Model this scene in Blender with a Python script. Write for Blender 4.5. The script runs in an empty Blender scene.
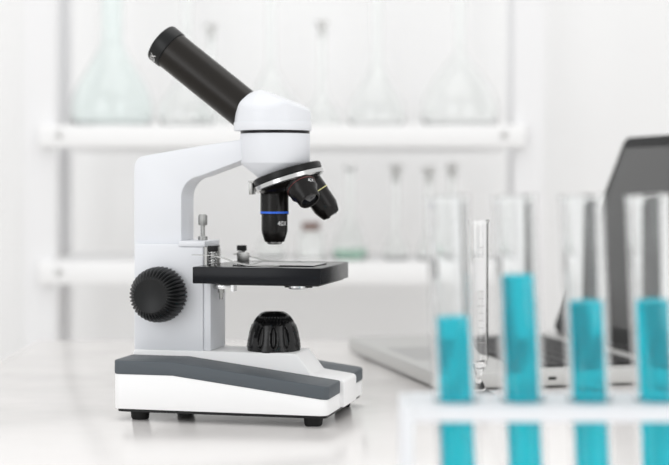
import bpy, bmesh, math, random
from mathutils import Vector, Matrix
random.seed(4)
S = bpy.context.scene
COL = S.collection
PI = math.pi
MM = 0.001

# ------------------------------------------------------------------ materials
def lin(c):
    c /= 255.0
    return c/12.92 if c <= .04045 else ((c+.055)/1.055)**2.4
def rgb(r, g, b): return (lin(r), lin(g), lin(b), 1)

def mat(name, col, rough=.4, metal=0, spec=.5, trans=0, ior=1.45, noise=0, nscale=80, bump=0, bscale=300, coat=0, emit=0):
    m = bpy.data.materials.new(name); m.use_nodes = True
    nt = m.node_tree; p = nt.nodes['Principled BSDF']
    p.inputs['Base Color'].default_value = col
    p.inputs['Roughness'].default_value = rough
    p.inputs['Metallic'].default_value = metal
    p.inputs['Specular IOR Level'].default_value = spec
    p.inputs['Transmission Weight'].default_value = trans
    p.inputs['IOR'].default_value = ior
    p.inputs['Coat Weight'].default_value = coat
    if noise or bump:
        tc = nt.nodes.new('ShaderNodeTexCoord')
    if noise:
        n = nt.nodes.new('ShaderNodeTexNoise'); n.inputs['Scale'].default_value = nscale
        n.inputs['Detail'].default_value = 4
        nt.links.new(tc.outputs['Object'], n.inputs['Vector'])
        r = nt.nodes.new('ShaderNodeMapRange')
        r.inputs['To Min'].default_value = max(0.02, rough-noise); r.inputs['To Max'].default_value = rough+noise
        nt.links.new(n.outputs['Fac'], r.inputs['Value']); nt.links.new(r.outputs['Result'], p.inputs['Roughness'])
    if bump:
        n2 = nt.nodes.new('ShaderNodeTexNoise'); n2.inputs['Scale'].default_value = bscale
        nt.links.new(tc.outputs['Object'], n2.inputs['Vector'])
        b = nt.nodes.new('ShaderNodeBump'); b.inputs['Strength'].default_value = bump
        b.inputs['Distance'].default_value = .0004
        nt.links.new(n2.outputs['Fac'], b.inputs['Height']); nt.links.new(b.outputs['Normal'], p.inputs['Normal'])
    return m

M = dict(
    enamel=mat('white_enamel', rgb(227, 229, 233), .38, noise=.05, bump=.05, bscale=900),
    base_white=mat('white_plastic', rgb(243, 243, 243), .42, noise=.05),
    grey=mat('grey_plastic', rgb(84, 90, 95), .5, spec=.35, noise=.06, bump=.1, bscale=1500),
    black=mat('black_plastic', rgb(15, 15, 16), .32, spec=.3, noise=.06),
    gloss=mat('glossy_black_plastic', rgb(14, 14, 15), .2, spec=.4, noise=.04),
    knob=mat('black_knob_plastic', rgb(19, 20, 21), .40, spec=.35, noise=.05),
    rubber=mat('black_rubber', rgb(16, 16, 16), .7, noise=.05),
    tube=mat('black_anodised_tube', rgb(27, 23, 19), .3, metal=.15, spec=.4, noise=.04),
    cap=mat('black_eyepiece_cap', rgb(16, 17, 18), .36, spec=.35, noise=.05),
    lens=mat('objective_black', rgb(17, 15, 14), .26, spec=.3, noise=.04),
    stage=mat('black_stage_paint', rgb(11, 13, 18), .2, spec=.2, noise=.05, bump=.06, bscale=1200),
    chrome=mat('chrome_metal', rgb(205, 205, 205), .22, metal=1, noise=.05),
    steel=mat('steel_metal', rgb(165, 165, 163), .34, metal=1, noise=.06),
    blue=mat('blue_ring_paint', rgb(40, 105, 225), .4),
    red=mat('red_ring_paint', rgb(84, 28, 26), .4),
    yellow=mat('yellow_ring_paint', rgb(220, 215, 150), .4),
    print=mat('white_print', rgb(225, 225, 225), .6),
    glasslens=mat('dark_lens_glass', rgb(18, 20, 26), .05, coat=.5),
    tubeglass=mat('test_tube_glass', (.985, .995, .995, 1), 0, trans=1, ior=1.34),
    glass=mat('clear_glass', (1, 1, 1, 1), 0, trans=1, ior=1.47),
    flask=mat('flask_glass', (.985, .995, .99, 1), 0.02, trans=1, ior=1.45),
    tealglass=mat('pale_teal_glass', (.955, .995, .987, 1), 0.02, trans=1, ior=1.45),
    slide=mat('slide_glass', (.97, 1, .985, 1), .03, trans=1, ior=1.5),
    cyan=mat('cyan_liquid', rgb(0, 228, 246), 0, trans=.7, ior=1.16, spec=.2),
    green=mat('pale_green_liquid', rgb(176, 214, 196), .0, trans=1, ior=1.33),
    acrylic=mat('frosted_white_acrylic', rgb(250, 252, 255), .35, trans=.2, ior=1.3, noise=.05),
    alu=mat('laptop_aluminium', rgb(190, 190, 188), .42, metal=.35, noise=.04, bump=.04, bscale=2500),
    alu2=mat('trackpad_aluminium', rgb(168, 168, 167), .36, metal=.4, noise=.03),
    key=mat('black_key_plastic', rgb(22, 22, 23), .5, noise=.05),
    bezel=mat('dark_bezel_glass', rgb(16, 16, 17), .4, spec=.2, noise=.04),
    screen=mat('dark_screen_glass', rgb(66, 66, 66), .16, noise=.03),
    shelf=mat('white_shelf_paint', rgb(245, 245, 245), .4, noise=.06, bump=.05),
    post=mat('white_post_paint', rgb(238, 238, 239), .4, noise=.06, bump=.05),
    wall=mat('white_wall_paint', rgb(247, 247, 247), .8, noise=.08, nscale=6, bump=.15, bscale=120),
    floor=mat('pale_floor', rgb(214, 211, 207), .4, noise=.08, nscale=8),
    table=mat('glossy_white_tabletop', rgb(243, 240, 238), .17, spec=.55, noise=.05, nscale=14),
    lid=mat('brown_lid', rgb(120, 92, 84), .5, noise=.05),
    stopper=mat('grey_stopper', rgb(235, 235, 233), .3, trans=.75, noise=.05),
)

# ------------------------------------------------------------------ mesh helpers
class MB:
    def __init__(s): s.bm = bmesh.new()
    def box(s, x0, x1, y0, y1, z0, z1):
        v = [s.bm.verts.new(p) for p in ((x0,y0,z0),(x1,y0,z0),(x1,y1,z0),(x0,y1,z0),(x0,y0,z1),(x1,y0,z1),(x1,y1,z1),(x0,y1,z1))]
        for f in ((0,3,2,1),(4,5,6,7),(0,1,5,4),(1,2,6,5),(2,3,7,6),(3,0,4,7)):
            s.bm.faces.new([v[i] for i in f])
        return s
    def prism(s, poly, a, b, ax='y'):
        """poly: list of 2-D points; extruded along ax from a to b (ax='y': poly=(x,z); 'z': poly=(x,y); 'x': poly=(y,z))"""
        def P(p, t):
            return {'y': (p[0], t, p[1]), 'z': (p[0], p[1], t), 'x': (t, p[0], p[1])}[ax]
        A = [s.bm.verts.new(P(p, a)) for p in poly]; B = [s.bm.verts.new(P(p, b)) for p in poly]
        n = len(poly)
        s.bm.faces.new(A); s.bm.faces.new(B[::-1])
        for i in range(n):
            s.bm.faces.new([A[i], B[i], B[(i+1) % n], A[(i+1) % n]])
        return s
    def lathe(s, prof, o=(0,0,0), d=(0,0,1), seg=48, fn=None, closed=False):
        """prof: (r, h) along axis d from o. fn(r,h,theta)->r"""
        o = Vector(o); d = Vector(d).normalized()
        e1 = d.orthogonal().normalized() if abs(d.z) < .9999 else Vector((1,0,0))
        e2 = d.cross(e1)
        rings = []
        for r, h in prof:
            if r < 1e-7:
                rings.append([s.bm.verts.new(o+d*h)])
            else:
                ring = []
                for k in range(seg):
                    t = 2*PI*k/seg
                    rr = fn(r, h, t) if fn else r
                    ring.append(s.bm.verts.new(o+d*h+(e1*math.cos(t)+e2*math.sin(t))*rr))
                rings.append(ring)
        pairs = list(zip(rings, rings[1:]))
        if closed: pairs.append((rings[-1], rings[0]))
        for A, B in pairs:
            for k in range(seg):
                k2 = (k+1) % seg
                if len(A) == 1 and len(B) == 1: continue
                if len(A) == 1: s.bm.faces.new([A[0], B[k2], B[k]])
                elif len(B) == 1: s.bm.faces.new([A[k], A[k2], B[0]])
                else: s.bm.faces.new([A[k], A[k2], B[k2], B[k]])
        if not closed:
            for R in (rings[0], rings[-1]):
                if len(R) > 1: s.bm.faces.new(R)
        return s
    def wire(s, pts, r, seg=10):
        pts = [Vector(p) for p in pts]
        rings = []
        up = None
        for i, p in enumerate(pts):
            t = (pts[min(i+1, len(pts)-1)]-pts[max(i-1, 0)]).normalized()
            if up is None: up = t.orthogonal().normalized()
            up = (up-t*up.dot(t)).normalized(); w = t.cross(up)
            rings.append([s.bm.verts.new(p+(up*math.cos(2*PI*k/seg)+w*math.sin(2*PI*k/seg))*r) for k in range(seg)])
        for A, B in zip(rings, rings[1:]):
            for k in range(seg): s.bm.faces.new([A[k], A[(k+1) % seg], B[(k+1) % seg], B[k]])
        s.bm.faces.new(rings[0]); s.bm.faces.new(rings[-1])
        return s
    def bevel(s, off, seg=3, sel=None, ang=30):
        s.bm.normal_update()
        es = [e for e in s.bm.edges if len(e.link_faces) == 2 and (sel(e) if sel else e.calc_face_angle(0) > math.radians(ang))]
        bmesh.ops.bevel(s.bm, geom=es, offset=off, offset_type='OFFSET', segments=seg, profile=.5, affect='EDGES', clamp_overlap=True)
        return s
    def mat4(s, m):
        bmesh.ops.transform(s.bm, matrix=m, verts=s.bm.verts); return s
    def build(s, name, m, parent=None, ang=35, scale=1.0):
        bm = s.bm
        if scale != 1.0: bmesh.ops.scale(bm, vec=(scale,)*3, verts=bm.verts)
        bmesh.ops.recalc_face_normals(bm, faces=bm.faces)
        for f in bm.faces: f.smooth = True
        bm.normal_update()
        for e in bm.edges:
            e.smooth = len(e.link_faces) == 2 and e.calc_face_angle(0) < math.radians(ang)
        me = bpy.data.meshes.new(name); bm.to_mesh(me); bm.free()
        me.materials.append(m)
        o = bpy.data.objects.new(name, me); COL.objects.link(o)
        if parent: o.parent = parent
        return o

def tag(o, label, cat, group=None):
    o['label'] = label; o['category'] = cat
    if group: o['group'] = group
    return o
def thing(name, label, cat, loc=(0,0,0), rz=0, group=None):
    o = bpy.data.objects.new(name, None); COL.objects.link(o)
    o.empty_display_size = .02
    o.location = loc; o.rotation_euler = (0,0,rz)
    return tag(o, label, cat, group)
def struct(o):
    o['kind'] = 'structure'; return o

def text_on_cylinder(txt, size, r, centre, axis, facing, up_along, name, m, parent, lift=.00012):
    """flat lettering wrapped round a cylinder. facing: direction from the axis to the middle of the text;
    the reading direction runs round the cylinder, up_along = +1/-1 along the axis is 'up' of the letters"""
    cu = bpy.data.curves.new('lettering', 'FONT'); cu.body = txt; cu.size = size; cu.align_x = 'CENTER'; cu.align_y = 'CENTER'
    to = bpy.data.objects.new('lettering', cu); COL.objects.link(to)
    dg = bpy.context.evaluated_depsgraph_get()
    me0 = to.evaluated_get(dg).to_mesh()
    vs = [v.co.copy() for v in me0.vertices]; fs = [tuple(p.vertices) for p in me0.polygons]
    bpy.data.objects.remove(to); bpy.data.curves.remove(cu)
    axis = Vector(axis).normalized(); f = Vector(facing); f = (f-axis*f.dot(axis)).normalized()
    upv = axis*up_along; side = upv.cross(f)
    c = Vector(centre); bm = bmesh.new(); nv = []
    for v in vs:
        a = v.x/r
        nv.append(bm.verts.new(c+upv*v.y+(f*math.cos(a)+side*math.sin(a))*(r+lift)))
    for q in fs:
        try: bm.faces.new([nv[i] for i in q])
        except ValueError: pass
    me = bpy.data.meshes.new(name); bm.to_mesh(me); bm.free(); me.materials.append(m)
    o = bpy.data.objects.new(name, me); COL.objects.link(o); o.parent = parent
    return o

# ------------------------------------------------------------------ setting
TZ = .75                                   # table top height
struct(MB().box(-3, 3, -1.5, 2.9, -.1, 0).build('floor', M['floor']))
struct(MB().box(-3, 3, 2.9, 3.0, -.1, 2.8).build('wall_back', M['wall']))

t = thing('table', 'glossy white laboratory table carrying the microscope, laptop and test tube rack', 'table', (0, 0, 0))
MB().box(-.38, 1.15, .30, 1.93, TZ-.03, TZ).bevel(.002, 2).build('tabletop', M['table'], t)
for x in (-.34, 1.11):
    for y in (.36, 1.87):
        MB().box(x-.025, x+.025, y-.025, y+.025, 0, TZ-.03).bevel(.003, 2).build('leg', M['post'], t)

# ------------------------------------------------------------------ shelving unit
sh = thing('shelving_unit', 'white metal shelving unit with two visible boards against the back wall', 'shelf', (0, 0, 0))
CZ = .954
for x0, sgn in ((-.500, 1), (.337, -1)):
    for y0, sy in ((2.418, 1), (2.745, -1)):
        fl = .048 if sy > 0 else .020                     # angle steel: two flanges, one outline
        L = [(x0, y0), (x0+sgn*fl, y0), (x0+sgn*fl, y0+sy*.003), (x0+sgn*.003, y0+sy*.003), (x0+sgn*.003, y0+sy*.045), (x0, y0+sy*.045)]
        b = MB().prism(L, 0, 2.1, 'z')
        b.build('post', M['post'], sh)
for zt in (CZ+.0912, CZ-.128):
    b = MB(); b.box(-.474, .306, 2.400, 2.416, zt-.036, zt); b.box(-.470, .302, 2.415, 2.73, zt-.018, zt)
    b.box(-.474, .306, 2.726, 2.74, zt-.036, zt)
    so = b.bevel(.002, 2).build('shelf_board', M['shelf'], sh)
    for x in (-.441, .272):
        MB().lathe([(0, -.0028), (.0035, -.0028), (.006, -.0012), (.006, .0006)], (x, 2.400, zt-.016), (0, 1, 0), 20).build('bolt', M['stopper'], so)

# ------------------------------------------------------------------ shelf glassware
def flask_profile(R, hb, rn, H, pear=1.0, w=.0016, flare=.003):
    """closed profile (outer then inner) of a flask with a pear shaped bulb"""
    out = []
    out.append((0, 0)); out.append((R*.80, 0)); out.append((R*.93, R*.06)); out.append((R*.99, R*.22))
    zmax = R*.42
    n = 14
    for i in range(n+1):
        k = i/n
        z = zmax+(hb-zmax)*k
        q = .5+.5*math.cos(PI*k)
        r = rn+(R-rn)*(q**pear)
        out.append((r, z))
    out.append((rn, hb+.01)); out.append((rn, hb+.012)); out.append((rn, H-.012)); out.append((rn, H-.0105)); out.append((rn+flare, H-.002)); out.append((rn+flare, H))
    inn = [(max(rn-w, .001), H), (max(rn-w, .001), hb+.010), (max(rn-w, .001), hb+.008)]
    for r, z in reversed(out[3:3+n+2]):
        inn.append((max(r-w, rn-w), z))
    inn.append((R*.9-w, R*.10)); inn.append((R*.78-w, w*1.3)); inn.append((0, w*1.3))
    return out+inn

def flask(x, y, z, R, hb, rn, H, label, stop=False, fill=None, m='flask', pear=1.0, name='volumetric_flask'):
    o = thing(name, label, 'flask', (x, y, z), 0, 'flasks on the upper shelf' if z > CZ else 'flasks on the lower shelf')
    MB().lathe(flask_profile(R, hb, rn, H, pear), seg=40).build('body', M[m], o, 60)
    if stop:
        MB().lathe([(0, H-.012), (rn-.0018, H-.012), (rn-.0017, H+.001), (rn+.001, H+.003), (rn+.0045, H+.010), (rn+.0045, H+.014), (rn+.002, H+.017), (0, H+.017)], seg=28).build('stopper', M['stopper'], o)
    if fill:
        pr = [(0, .0019), (R*.78-.002, .0019), (R*.9-.002, R*.10), (R*.985-.002, R*.22), (R*.985-.002, fill), (0, fill)]
        MB().lathe(pr, seg=40).build('liquid', M['green'], o)
    return o
def sx(px, y): return (px-334.5)*y/1500
US, LS = CZ+.0912+.0003, CZ-.128+.0003
Y = 2.53
flask(sx(112, Y), Y, US, .070, .150, .0185, .33, 'largest pale teal flask at the left end of the upper shelf', m='tealglass', pear=.8, name='large_flask')
flask(sx(187, Y-.03), Y-.03, US, .046, .105, .008, .30, 'clear long-necked flask on the upper shelf behind the eyepiece tube', pear=.85)
flask(sx(211, Y+.09), Y+.09, US, .033, .075, .006, .168, 'stoppered clear flask on the upper shelf just right of the eyepiece cap', True)
flask(sx(271, Y), Y, US, .047, .110, .008, .30, 'clear long-necked flask on the upper shelf behind the microscope head', pear=.85)
flask(sx(322, Y+.02), Y+.02, US, .033, .070, .006, .166, 'stoppered clear flask on the upper shelf right of the microscope head', True)
flask(sx(377, Y-.02), Y-.02, US, .048, .112, .0085, .30, 'clear tapering flask on the upper shelf beside the largest round clear flask', pear=.85)
flask(sx(460, Y), Y, US, .065, .128, .009, .32, 'big round clear flask at the right end of the upper shelf', pear=.6, name='large_flask')

Y = 2.47
flask(sx(350, Y), Y, LS, .0295, .085, .0075, .155, 'flask with pale green liquid in its bottom on the lower shelf', fill=.018, pear=.8, name='conical_flask')
flask(sx(396, Y), Y, LS, .0205, .052, .006, .140, 'small stoppered flask on the lower shelf next to the green-bottomed flask', True)
flask(sx(429, Y), Y, LS, .0200, .052, .006, .136, 'small stoppered flask at the lower shelf behind the leftmost test tube', True)
flask(sx(452, Y+.07), Y+.07, LS, .0200, .052, .006, .142, 'small stoppered flask on the lower shelf furthest right, behind the measuring cylinder', True)
flask(sx(271, Y+.02), Y+.02, LS, .024, .060, .006, .100, 'short clear flask on the lower shelf behind the blue-ringed objective')
jar = thing('glass_jar', 'clear glass jar with a brown lid on the lower shelf', 'jar', (sx(311, Y), Y, LS))
jp = [(0, 0), (.0215, 0), (.0235, .003), (.0238, .036), (.021, .042), (.0145, .046), (.0142, .053)]
MB().lathe(jp+[(.0128, .053), (.0128, .045), (.0195, .0405), (.022, .035), (.0215, .004), (0, .003)], seg=36).build('body', M['flask'], jar, 60)
MB().lathe([(0, .0486), (.0152, .0486), (.0152, .060), (.0142, .0612), (0, .0612)], seg=36).build('lid', M['lid'], jar)

# ------------------------------------------------------------------ microscope (local frame in mm: u along the base, v depth, z up)
TH = math.radians(13.5)
ms = thing('microscope', 'white monocular microscope with black eyepiece tube standing on the white table', 'microscope', (-.1903, 1.2840, TZ), -TH)
def part(b, name, m, parent=ms, ang=35): return b.build(name, M[m], parent, ang, MM)
VC = 69.5

# base
pb = MB().prism([(.3, 10), (189.2, 10), (189.2, 23.2), (54, 39.8), (.3, 39.8)], .4, 140.6)
def vert_end(e):
    a, b = e.verts
    return abs(a.co.x-b.co.x) < .1 and abs(a.co.y-b.co.y) < .1
pb.bevel(7, 6, vert_end)
part(pb.bevel(.8, 2, ang=40), 'base', 'base_white')
pb = MB().prism([(2.5, 7.6), (187.5, 7.6), (187.5, 10.4), (2.5, 10.4)], 2, 139); pb.bevel(7, 5, vert_end)
part(pb, 'base_plate', 'black')
GP = [(-.3, 39.6), (54, 39.6), (189.8, 23.0), (189.8, 34.2), (54, 51.4), (-.3, 51.4)]
for v0, v1, vo in ((0, 46.2, 0), (92.8, 141, 141)):
    g = MB().prism(GP, v0, v1)
    g.bevel(7.5, 6, lambda e: vert_end(e) and abs(e.verts[0].co.y-vo) < .1)
    part(g.bevel(1.4, 3, ang=20, sel=lambda e: e.calc_face_angle(0) > math.radians(40)), 'side_trim', 'grey')
cp = MB().prism([(1, 11), (193.4, 11), (193.4, 32.4), (191.4, 34.4), (164, 38.2), (151, 55.4), (149, 56), (3, 56), (1, 54)], 46, 93)
part(cp.bevel(1.2, 3, ang=20), 'centre_ridge', 'base_white')
for u, v in ((20, 14.5), (174, 14.5), (21, 124), (173, 124)):
    part(MB().lathe([(0, 0), (6.8, 0), (7.6, 1.2), (8.4, 8), (0, 8)], (u, v, 0), seg=28), 'foot', 'rubber')

# pillar and arm
AP = [(-.6, 148), (-.6, 216)]
for k in range(1, 7):                                   # rear top corner, rounded
    a = PI-(PI/2-.14)*k/6
    AP.append((10.4+11*math.cos(a), 216.5+11*math.sin(a)))
AP += [(60, 235.6), (100, 241.4), (108, 242), (108, 226), (99, 222.6), (62, 209.4)]
for k in range(0, 9):                                   # inner bend
    a = PI/2+.34+(PI/2-.34)*k/8
    AP.append((62.5+18.5*math.cos(a), 190.5+18.5*math.sin(a)))
AP += [(43.8, 148)]
part(MB().prism(AP, 52.5, 87).bevel(1.2, 3, ang=50), 'arm', 'enamel', ang=25)
part(MB().prism([(2, 55.5), (66, 55.5), (66, 147), (44.5, 147), (44, 149.5), (2, 149.5)], 46.5, 92.5).bevel(1.1, 3), 'pillar', 'enamel')
part(MB().box(43.5, 68, 45.8, 88, 147.2, 152.2).bevel(.7, 2), 'ledge', 'enamel')
part(MB().box(66.3, 72.6, 48, 90.5, 56.2, 117).bevel(.6, 2), 'slide_block', 'enamel')
part(MB().box(66, 69.4, 56, 84, 117, 147.2).bevel(.3, 1), 'slide_rail', 'black')
rk = MB().box(69.6, 71.2, 62, 78, 117, 146)
for k in range(18): rk.box(71.2, 72.4, 62.5, 77.5, 118+k*1.5, 118.8+k*1.5)
part(rk, 'rack', 'steel')
part(MB().box(64.5, 69, 49, 55, 117, 147.2).bevel(.3, 1), 'guide_strip', 'steel')

# stop screw on the ledge
scw = MB().lathe([(0, 152), (4.2, 152), (4.2, 155.6), (1.9, 155.6), (1.9, 166), (2.3, 166)], (58.2, VC, 0), seg=24)
sc_ = part(scw, 'stop_screw', 'steel')
part(MB().lathe([(0, 165.6), (3.6, 165.6), (4, 166.2), (4, 173.6), (3.3, 175), (0, 175)], (58.2, VC, 0), seg=64, fn=lambda r, h, t: r-(.22 if r > 3.9 else 0)*(1+math.cos(32*t))/2), 'screw_head', 'steel', sc_)

# coarse focus knob with its ribbed rim
def kn(r, h, t):
    if r < 15: return r
    return r-1.9*(.5+.5*math.cos(40*t))**1.3*min(1, (r-14.6)/4)
pr = [(0, 0), (23.6, 0), (24.4, 1.2), (24.4, 7), (24.1, 12.5), (23.2, 17.5), (21.6, 21.8), (19.4, 25.2), (17, 27.4), (15.4, 28.4), (14.6, 28.7), (14.1, 28.3), (0, 28.3)]
KD = Vector((0, -1, 0))
kb = part(MB().lathe(pr, (29.2, 42.5, 105.6), KD, 320, kn), 'focus_knob', 'knob', ang=50)
part(MB().lathe([(0, 0), (15, 0), (15, 6), (0, 6)], (29.2, 47, 105.6), KD, 40), 'knob_collar', 'black', kb)
part(MB().lathe([(0, 0), (23.6, 0), (24.4, 1.2), (24.4, 6), (24.0, 12), (23.2, 18), (22.2, 22.5), (20.6, 25.8), (18.6, 28.2), (17.4, 29.2), (0, 29.2)], (29.2, 97, 105.6), -KD, 320, kn), 'focus_knob', 'knob', ang=50)

# head: lower drum with cone, black gap ring, upper housing cut by two slopes
HU = 125.2
part(MB().lathe([(0, 199), (10, 200), (11.6, 205), (30.0, 220), (30.8, 221.4), (30.8, 245.9), (30.2, 246.7), (0, 246.7)], (HU, VC, 0), seg=96), 'head_drum', 'enamel')
part(MB().lathe([(0, 246.4), (30.4, 246.4), (30.4, 249), (0, 249)], (HU, VC, 0), seg=96), 'gap_ring', 'black')
hb = MB(); bm = hb.bm
def smin(a, b, k):
    h = max(k-abs(a-b), 0)/k
    return min(a, b)-h*h*k*.25
def roof(u, v):
    dv = v-VC
    z = 285.9-.0165*dv*dv-.30*max(0, 113-u)
    z = smin(z, 285.7-.419*(u-113), 1.2)
    z = smin(z, 270.4+1.746*(u-97), 2.0)
    r = math.hypot(u-123, dv)
    q = max(0, (r-30.6)/3.0)
    return max(z-2.4*(1-math.sqrt(max(0, 1-q*q))), 251)
NS, NRR = 144, 40
rings = [[bm.verts.new((123+33.6*math.cos(2*PI*k/NS), VC+33.6*math.sin(2*PI*k/NS), 249)) for k in range(NS)]]
for i in range(NRR):
    r = 33.6*(1-(i/NRR)**1.3)
    ring = []
    for k in range(NS):
        u, v = 123+r*math.cos(2*PI*k/NS), VC+r*math.sin(2*PI*k/NS)
        ring.append(bm.verts.new((u, v, roof(u, v))))
    rings.append(ring)
apx = bm.verts.new((123, VC, roof(123, VC)))
bm.faces.new(rings[0])
for P, Q in zip(rings, rings[1:]):
    for k in range(NS): bm.faces.new([P[k], P[(k+1) % NS], Q[(k+1) % NS], Q[k]])
for k in range(NS): bm.faces.new([rings[-1][k], rings[-1][(k+1) % NS], apx])
head = part(hb, 'head_housing', 'enamel', ang=40)
part(MB().lathe([(32, 249), (34.0, 249.1), (34.3, 249.8), (34.3, 256), (34.0, 256.6), (32, 256.7)], (123, VC, 0), seg=128, closed=True), 'housing_rim', 'enamel', head)

# eyepiece tube
AX = Vector((-.788, 0, .616)).normalized()
E0 = Vector((98.2, VC, 267.6))
LEN = 101
ey = part(MB().lathe([(0, -14), (17.4, -14), (17.4, LEN-13.5), (16.5, LEN-13.2), (0, LEN-13.2)], E0, AX, 96), 'eyepiece_tube', 'tube')
ec = part(MB().lathe([(0, LEN-13.2), (17.7, LEN-13.2), (18.3, LEN-12.6), (18.4, LEN-2), (17.8, LEN-.6), (16.6, LEN), (12.5, LEN), (11.5, LEN-2.5), (0, LEN-2.5)], E0, AX, 96), 'eyepiece_cap', 'cap')
part(MB().lathe([(0, LEN-2.4), (11.4, LEN-2.4), (9, LEN-1.3), (5, LEN-.5), (0, LEN-.2)], E0, AX, 48), 'eyepiece_lens', 'glasslens', ec)
tx = text_on_cylinder('10X', .0078, .01842, (E0+AX*(LEN-6.8))*MM, AX, Vector((-.42, -.62, -.80)), 1, 'lettering', M['print'], ec)
tx['label'] = 'white 10X lettering'

# nosepiece
AL = math.radians(17.5)
A = Vector((math.sin(AL), 0, -math.cos(AL)))
E1 = Vector((math.cos(AL), 0, math.sin(AL)))
E2 = Vector((0, -1, 0))
TC = Vector((136, VC, 212))
tu = part(MB().lathe([(0, -2), (29.2, -2), (30.6, -1.2), (31, 0), (31, 3.2), (30, 4.2), (0, 4.2)], TC, A, 96), 'nosepiece', 'black')
part(MB().lathe([(20, 4.0), (30.2, 4.0), (31.3, 4.8), (31.3, 8.2), (30.0, 9.4), (20, 9.6)], TC, A, 96, closed=True), 'nosepiece_ring', 'chrome', tu)
part(MB().lathe([(0, 4), (27.8, 4), (28, 9.5), (25, 13), (16, 15.5), (0, 16)], TC, A, 72), 'turret', 'lens', tu)
dt = MB().box(103.8, 107.2, 60, 70, 193, 204.5).bevel(.5, 2)
dt.box(103.4, 112, 60, 70, 203.4, 205.2)
part(dt, 'click_stop', 'steel', tu)

def objective(phi, prof, ring, tip, txt=None, tl=0, facing=None, flare=AL, tipm='chrome'):
    c, s_ = math.cos(phi), math.sin(phi)
    rad = E1*c+E2*s_
    root = TC+A*8.5+rad*14.6
    d = (A*math.cos(flare)+rad*math.sin(flare)).normalized()
    ob = part(MB().lathe(prof, root, d, 72), 'objective', 'lens', tu)
    (h0, h1, rr), mname = ring
    part(MB().lathe([(rr-1.5, h0), (rr, h0), (rr, h1), (rr-1.5, h1)], root, d, 72, closed=True), 'colour_ring', mname, ob)
    part(MB().lathe(tip, root, d, 48), 'tip', tipm, ob)
    if txt:
        o = text_on_cylinder(txt, .0058, tl[1]*MM, (root+d*tl[0])*MM, d, facing, -1, 'lettering', M['print'], ob)
        o['label'] = 'white magnification lettering'
    return root, d
L40 = 47.5
objective(PI, [(0, -2), (12.4, -2), (12.5, 20.6), (12.5, 24.0), (11.6, 24.4), (11.6, 38), (11.0, 41), (9.4, 46), (8.4, 48.2), (0, 48.2)],
          ((21.4, 23.2, 12.65), 'blue'), [(0, 48), (7.0, 48), (6.6, 49.8), (5.4, 50.4), (0, 50.2)], '40X', (32, 11.6), Vector((.80, -.6, 0)))
objective(math.radians(50), [(0, -3), (13.2, -3), (13.6, 2), (13.6, 9), (12.8, 12), (12.8, 16), (10.4, 20), (10.0, 25.5), (9.4, 26.4), (8.0, 26.4), (7.6, 24.5), (0, 24.5)],
          ((9.2, 10.6, 13.4), 'red'), [(0, 24.4), (7.5, 24.4), (6.5, 25), (0, 25.2)], '4X', (14, 12.8), Vector((.75, -.45, .75)), math.radians(31), 'glasslens')
objective(math.radians(-22), [(0, -3), (11.4, -3), (11.6, 12), (11.6, 17), (11.2, 19), (11.2, 31), (10.4, 34), (8.2, 39.6), (7, 40.6), (0, 40.6)],
          ((15.8, 16.6, 11.8), 'yellow'), [(0, 40.4), (5.5, 40.4), (5, 41.4), (0, 41.4)])

# stage
SP = [(68, 12.4), (176, 12), (180, 16), (180, 119), (177, 122), (74, 122), (74, 92), (72, 92), (72, 47), (68, 47)]
st = part(MB().prism(SP, 117.4, 131.6, 'z').bevel(.8, 3), 'stage', 'stage')
part(MB().box(90, 177, 20, 112, 115.9, 117.6).bevel(.5, 2), 'stage_underplate', 'black', st)
part(MB().lathe([(0, 112.4), (7.8, 112.4), (8.6, 113.2), (8.6, 116), (0, 116)], (154, 40, 0), seg=40), 'iris_ring', 'chrome', st)
part(MB().box(143, 167, 36, 40, 113.6, 116).bevel(.3, 2), 'iris_lever', 'black', st)
kb2 = MB().box(73.5, 89, 56, 66, 109.6, 113.6).bevel(.4, 2)
kb2.box(88.6, 91, 56, 66, 107.8, 117.5)
part(kb2, 'stage_bracket', 'chrome', st)
part(MB().lathe([(0, 100.4), (1.4, 100.4), (1.7, 102), (1.7, 106), (2.8, 106.4), (2.8, 110), (0, 110)], (78, 61, 0), seg=24), 'bracket_screw', 'steel', st)

def clip(u, v, zk, pts, w=6.5):
    sp = MB()
    helix = [(u+3.1*math.cos(t), v+3.1*math.sin(t), 132+(zk-133)*t/(2*PI*5)) for t in [2*PI*5*i/90 for i in range(91)]]
    po = part(MB().lathe([(0, 131), (1.7, 131), (1.7, zk), (0, zk)], (u, v, 0), seg=20), 'clip_post', 'steel', st)
    part(sp.wire(helix, .55, 8), 'spring', 'chrome', po)
    part(MB().lathe([(0, zk-.6), (4.2, zk-.6), (4.5, zk), (4.5, zk+3.6), (4.0, zk+4.2), (0, zk+4.2)], (u, v, 0), seg=48, fn=lambda r, h, a: r-(.2 if r > 4.4 else 0)*(1+math.cos(24*a))), 'clip_knob', 'black', po)
    top = [(a, b+.35) for a, b in pts]; bot = [(a, b-.35) for a, b in reversed(pts)]
    part(MB().prism(top+bot, v-w/2, v+w/2), 'stage_clip', 'steel', st)
def arc_pts(p):
    out = []
    for (a, b), (c, d) in zip(p, p[1:]):
        for k in range(5): out.append((a+(c-a)*k/5, b+(d-b)*(k/5)))
    return out+[p[-1]]
clip(80.5, 30, 144.8, arc_pts([(62, 141), (80, 140.6), (90, 138.6), (100, 135), (112, 132.6), (128, 132.1), (140, 132.4)]), 5)
clip(85.2, 100, 142.4, arc_pts([(78, 138.6), (86, 138.4), (95, 136.2), (106, 133.2), (120, 132.2), (140, 132.5)]), 6)
part(MB().prism([(82.5, 131.7), (93.5, 131.7), (94, 139.6), (91, 140.6), (82, 140.2)], 94.6, 95.6).bevel(.3, 2), 'clip_plate', 'steel', st)

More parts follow.
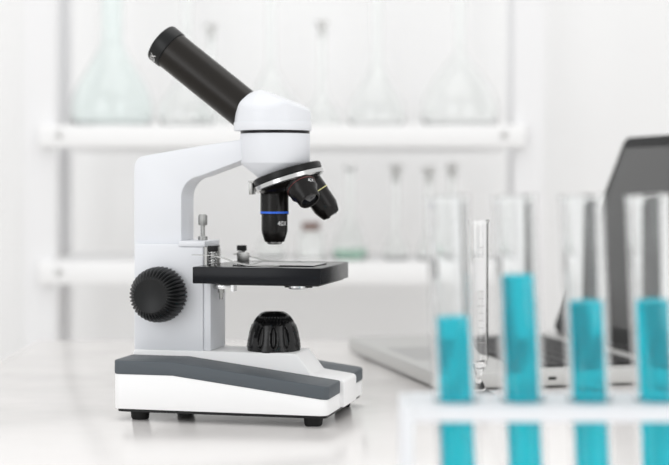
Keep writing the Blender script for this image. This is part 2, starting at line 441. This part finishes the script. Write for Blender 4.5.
# condenser dome with oval recesses and a slotted crown
NR = 12
def dome(r, h, t):
    z = h
    a = ((t*NR/(2*PI)) % 1.0)-.5
    dx = a/.24; dz = (z-68.5)/9.0
    q = dx*dx+dz*dz
    if q < 1: r -= 3.0*(1-q)**.5
    elif q < 1.5 : r += .5*(1-abs(q-1.25)/.25)
    if 81.0 < z < 86.2:
        r -= 1.4*(.5+.5*math.cos(36*t))*min(1, (z-81)/1.2)*min(1, (86.2-z)/1.2)
    return r
prof = [(0, 55.5), (23.2, 55.5), (23.4, 56.4)]
import bisect as _b
key = [(56.4, 23.4), (62, 23.1), (68, 22.3), (74, 20.8), (79, 18.9), (83, 16.7), (86, 14.4), (88, 12.4), (89, 10.6)]
for i in range(1, 49):
    z = 56.4+(89-56.4)*i/48
    j = min(max(1, _b.bisect([k[0] for k in key], z)), len(key)-1)
    (z0, r0), (z1, r1) = key[j-1], key[j]
    prof.append((r0+(r1-r0)*(z-z0)/(z1-z0), z))
prof += [(9.6, 89.3), (9.2, 88.6), (8.8, 85.5), (0, 85.5)]
dm = part(MB().lathe(prof, (124, VC, 0), (0, 0, 1), 288, dome), 'condenser', 'gloss', ang=40)
part(MB().lathe([(0, 85), (8.7, 85), (7, 87), (4, 88.1), (0, 88.5)], (124, VC, 0), seg=40), 'condenser_lens', 'glasslens', dm)

# specimen slide lying on the stage (rests there: a thing of its own)
R = Matrix.Rotation(-TH, 3, 'Z')
p = Vector((-.1903, 1.2840, TZ))+R @ Vector((.133, .0580, .1316))
sl = MB().box(-.036, .036, -.0235, .0235, 0, .0011).bevel(.0002, 1).build('microscope_slide', M['slide'])
sl.location = p; sl.rotation_euler = (0, 0, -TH)
tag(sl, 'clear glass slide lying flat on the black microscope stage', 'slide')

# ------------------------------------------------------------------ laptop
PH = math.atan2(.24, .971)
lp = thing('laptop', 'open silver laptop with a dark screen standing behind the test tubes', 'laptop', (.102, 1.457, TZ), PH)
LD, LW = .270, .362
def rr(x0, x1, y0, y1, r, n=6):
    out = []
    for cx, cy, a0 in ((x1-r, y1-r, 0), (x0+r, y1-r, PI/2), (x0+r, y0+r, PI), (x1-r, y0+r, 1.5*PI)):
        for k in range(n+1):
            a = a0+PI/2*k/n; out.append((cx+r*math.cos(a), cy+r*math.sin(a)))
    return out
lb = MB().prism(rr(0, LD, 0, LW, .010), .0022, .0172, 'z').bevel(.0016, 3, ang=50).build('base', M['alu'], lp)
MB().prism(rr(.012, .085, .115, .235, .004), .01715, .0174, 'z').build('trackpad', M['alu2'], lb)
MB().prism(rr(.098, .232, .026, .319, .004), .01715, .01735, 'z').build('keyboard_well', M['bezel'], lb)
rows = [14, 14, 13, 12, 11, 8]
for i in range(6):
    n = 14 if i < 3 else (13 if i < 5 else 9)
    x1 = .230-i*.0218; y0, y1 = .029, .316
    wdt = [1]*n
    if i == 5: wdt[4] = 5.5
    tot = sum(wdt); yy = y0
    for w_ in wdt:
        dy = (y1-y0)*w_/tot
        MB().box(x1-.019, x1, yy+.0012, yy+dy-.0012, .0172, .0190).bevel(.0006, 2).build('key', M['key'], lb)
        yy += dy
for x, w_ in ((.070, .009), (.117, .009), (.215, .006)):
    MB().prism(rr(x-w_/2, x+w_/2, .0082, .0112, .0014), -.0004, .002, 'y').build('port', M['rubber'], lb)
for x in (.02, LD-.02):
    for y in (.02, LW-.02):
        MB().lathe([(0, 0), (.005, 0), (.006, .0024), (0, .0024)], (x, y, 0), seg=20).build('foot', M['rubber'], lb)
MB().wire([(LD-.006, .03, .0165), (LD-.006, LW-.03, .0165)], .0052, 20).build('hinge', M['bezel'], lb)
# lid, built upright then leaned back about the hinge
LEAN = math.atan2(.1, .245)
Tm = Matrix.Translation((LD-.006, 0, .018)) @ Matrix.Rotation(LEAN, 4, 'Y')
SH = .262
ld = MB().prism(rr(0, LW, .002, SH, .011), .0, .0062, 'x').bevel(.0012, 2, ang=50).mat4(Tm).build('lid', M['bezel'], lp)
MB().prism(rr(.002, LW-.002, .004, SH-.002, .009), -.0006, .0003, 'x').mat4(Tm).build('bezel', M['bezel'], ld)
MB().prism(rr(.013, LW-.013, .022, SH-.016, .002), -.0010, -.0004, 'x').mat4(Tm).build('screen', M['screen'], ld)

# ------------------------------------------------------------------ measuring cylinder behind the rack
gc = thing('measuring_cylinder', 'slim glass measuring cylinder on a foot between the first two test tubes', 'measuring cylinder', (sx(478, 1.40), 1.40, TZ))
r0 = .0096
MB().lathe([(0, .030), (r0*.5, .0305), (r0*.9, .034), (r0, .040), (r0, .0415), (r0, .164), (r0, .1655), (r0+.0014, .1675), (r0+.0014, .169), (r0-.0011, .169), (r0-.0011, .168), (r0-.0011, .0425), (r0-.0011, .041), (r0*.72, .0355), (0, .034)], seg=40).build('tube', M['glass'], gc, 60)
MB().lathe([(0, 0), (.019, 0), (.0195, .0015), (.016, .005), (.007, .012), (.0036, .02), (.0042, .027), (.006, .031), (0, .031)], seg=36).build('foot', M['glass'], gc, 50)
b = MB()
for k in range(14):
    a1 = .55 if k % 5 else .9
    z = .055+k*.0068
    pts = [(math.sin(-a1/2+a1*i/8+.2)*(r0+.0001), -math.cos(-a1/2+a1*i/8+.2)*(r0+.0001), z) for i in range(9)]
    b.wire(pts, .00022, 6)
b.build('graduation_marks', M['steel'], gc)
b = MB()
q = []
for i in range(13):
    a = -.55+1.1*i/12
    q.append((math.sin(a)*(r0+.00005), -math.cos(a)*(r0+.00005)))
q2 = [(x*1.03, y*1.03) for x, y in reversed(q)]
b.prism(q+q2, .103, .134, 'z').build('paper_label', M['print'], gc)

# ------------------------------------------------------------------ test tube rack and tubes
RY = .85
def px_x(px): return (px-334.5)*RY/1500
PT = TZ+.0806                                     # top of the upper plate
rk = thing('test_tube_rack', 'frosted white acrylic test tube rack holding four cyan tubes', 'rack', (0, 0, 0))
RT = .0124
cx0 = px_x(456.5); stp = .0379
cxs = [cx0+stp*i for i in range(4)]
XL, XR = px_x(411), cxs[-1]+(cx0-px_x(411))
YF, YB = RY-.030, RY+.030
def plate(z0, z1, rh):
    """one plate with round holes"""
    b = MB(); n = 32
    edges = [XL]+[(a+c)/2 for a, c in zip(cxs, cxs[1:])]+[XR]
    for i, cx in enumerate(cxs):
        xa, xb = edges[i], edges[i+1]
        loop = []
        for k in range(n):
            a = 2*PI*(k+.5)/n
            c, s_ = math.cos(a), math.sin(a)
            tx_ = ((xb-cx) if c > 0 else (cx-xa))/abs(c) if abs(c) > 1e-6 else 9
            ty_ = ((YB-RY) if s_ > 0 else (RY-YF))/abs(s_) if abs(s_) > 1e-6 else 9
            tt = min(tx_, ty_); loop.append((cx+c*tt, RY+s_*tt))
        # corners
        pts_o = loop; pts_i = [(cx+rh*math.cos(2*PI*(k+.5)/n), RY+rh*math.sin(2*PI*(k+.5)/n)) for k in range(n)]
        for z, fl in ((z0, 1), (z1, 0)):
            vo = [b.bm.verts.new((x, y, z)) for x, y in pts_o]; vi = [b.bm.verts.new((x, y, z)) for x, y in pts_i]
            for k in range(n):
                k2 = (k+1) % n
                f = [vo[k], vo[k2], vi[k2], vi[k]]
                b.bm.faces.new(f)
                p0, p1 = pts_o[k], pts_o[k2]
                if abs(p0[0]-p1[0]) > 1e-6 and abs(p0[1]-p1[1]) > 1e-6:     # a corner of the cell lies between
                    cxn = xb if (p0[0]+p1[0])/2 > cx else xa; cyn = YB if (p0[1]+p1[1])/2 > RY else YF
                    cv = b.bm.verts.new((cxn, cyn, z)); b.bm.faces.new([vo[k], cv, vo[k2]])
        for k in range(n):
            k2 = (k+1) % n
            b.bm.faces.new([b.bm.verts.new((*pts_i[k], z0)), b.bm.verts.new((*pts_i[k2], z0)), b.bm.verts.new((*pts_i[k2], z1)), b.bm.verts.new((*pts_i[k], z1))])
    for a, c in (((XL, YF), (XR, YF)), ((XR, YF), (XR, YB)), ((XR, YB), (XL, YB)), ((XL, YB), (XL, YF))):
        b.bm.faces.new([b.bm.verts.new((*a, z0)), b.bm.verts.new((*c, z0)), b.bm.verts.new((*c, z1)), b.bm.verts.new((*a, z1))])
    bmesh.ops.remove_doubles(b.bm, verts=b.bm.verts, dist=1e-5)
    return b
plate(PT-.0078, PT, RT+.0016).build('top_plate', M['acrylic'], rk)
plate(TZ+.030, TZ+.035, RT+.0016).build('middle_plate', M['acrylic'], rk)
MB().box(XL, XR, YF, YB, TZ, TZ+.006).bevel(.0008, 2).build('bottom_plate', M['acrylic'], rk)
for x0, x1 in ((XL-.006, XL), (XR, XR+.006)):
    MB().box(x0, x1, YF, YB, TZ, PT).bevel(.0008, 2).build('side_panel', M['acrylic'], rk)

def tube_prof(r, w, H):
    out = [(0, 0)]
    for k in range(1, 11):
        a = PI/2*k/10; out.append((r*math.sin(a), r-r*math.cos(a)))
    out += [(r, r+.001), (r, H-.0045), (r, H-.0036), (r+.0004, H-.0018), (r+.0004, H-.0006), (r, H)]
    ri = r-w
    inn = [(ri, H), (ri, H-.001), (ri, r+.001), (ri, r)]
    for k in range(9, -1, -1):
        a = PI/2*k/10; inn.append((ri*math.sin(a), r-ri*math.cos(a)))
    return out+inn
def liq_prof(r, w, H):
    ri = r-w+.0002
    out = [(0, r-ri)]
    for k in range(1, 11):
        a = PI/2*k/10; out.append((ri*math.sin(a), r-ri*math.cos(a)))
    return out+[(ri, H+.0008), (ri-.0012, H), (0, H)]
TH_ = .1785; TZ0 = TZ+.0185
names = ['leftmost test tube, holding the lowest level of cyan liquid in the rack',
         'second test tube from the left, holding the highest level of cyan liquid',
         'third test tube from the left, cyan liquid, beside the laptop screen edge',
         'rightmost test tube, cyan liquid, cut by the right edge in front of the screen']
for i, (cx, lev) in enumerate(zip(cxs, (318, 276, 302, 301))):
    o = thing('test_tube', names[i], 'test tube', (cx+.0022, RY, TZ0), 0, 'cyan test tubes in the rack')
    o.rotation_euler = (0, -math.radians(2.4), 0)
    MB().lathe(tube_prof(RT, .0028, TH_), seg=64).build('glass', M['tubeglass'], o, 60)
    zl = CZ-(lev-182)*RY/1500-TZ0
    MB().lathe(liq_prof(RT, .0033, zl), seg=64).build('liquid', M['cyan'], o, 60)

# ------------------------------------------------------------------ light
w = bpy.data.worlds.new('World'); S.world = w; w.use_nodes = True
bg = w.node_tree.nodes['Background']; bg.inputs['Color'].default_value = (1, 1, 1, 1); bg.inputs['Strength'].default_value = .94
def area(name, loc, target, sx_, sy_, power, col=(1, 1, 1)):
    l = bpy.data.lights.new(name, 'AREA'); l.shape = 'RECTANGLE'; l.size = sx_; l.size_y = sy_; l.energy = power; l.color = col
    o = bpy.data.objects.new(name, l); COL.objects.link(o); o.location = loc
    o.rotation_euler = (Vector(target)-Vector(loc)).to_track_quat('-Z', 'Y').to_euler()
    return o
area('front_strip_light', (-1.5, -.4, 1.5), (0, 1.3, .9), .9, 1.6, 10, (.97, .985, 1))  # unseen area strip added front left, for key light and highlights on glass
area('front_strip_light', (1.35, -.3, 1.5), (.1, 1.2, .9), .8, 1.6, 6, (1, 1, 1))  # second unseen strip added front right, puts bright stripes on the tubes
area('back_wall_fill', (.0, 1.7, 2.6), (.0, 2.3, .9), 2.2, 1.2, 8, (1, .99, .97))  # added overhead fill, brightens the back wall and shelves

# ------------------------------------------------------------------ camera
cd = bpy.data.cameras.new('camera'); co = bpy.data.objects.new('camera', cd); COL.objects.link(co)
co.location = (0, 0, CZ); co.rotation_euler = (PI/2, 0, 0)
cd.sensor_fit = 'HORIZONTAL'; cd.sensor_width = 36; cd.lens = 1500/669*36
cd.shift_y = -(232.5-182)/669
cd.clip_start = .05
cd.dof.use_dof = True; cd.dof.focus_distance = 1.265; cd.dof.aperture_fstop = 4.4
S.camera = co
S.view_settings.view_transform = 'Standard'; S.view_settings.look = 'None'; S.view_settings.gamma = 1
S.view_settings.use_curve_mapping = False
S.view_settings.exposure = 0
S.cycles.max_bounces = 20; S.cycles.transmission_bounces = 20; S.cycles.transparent_max_bounces = 12
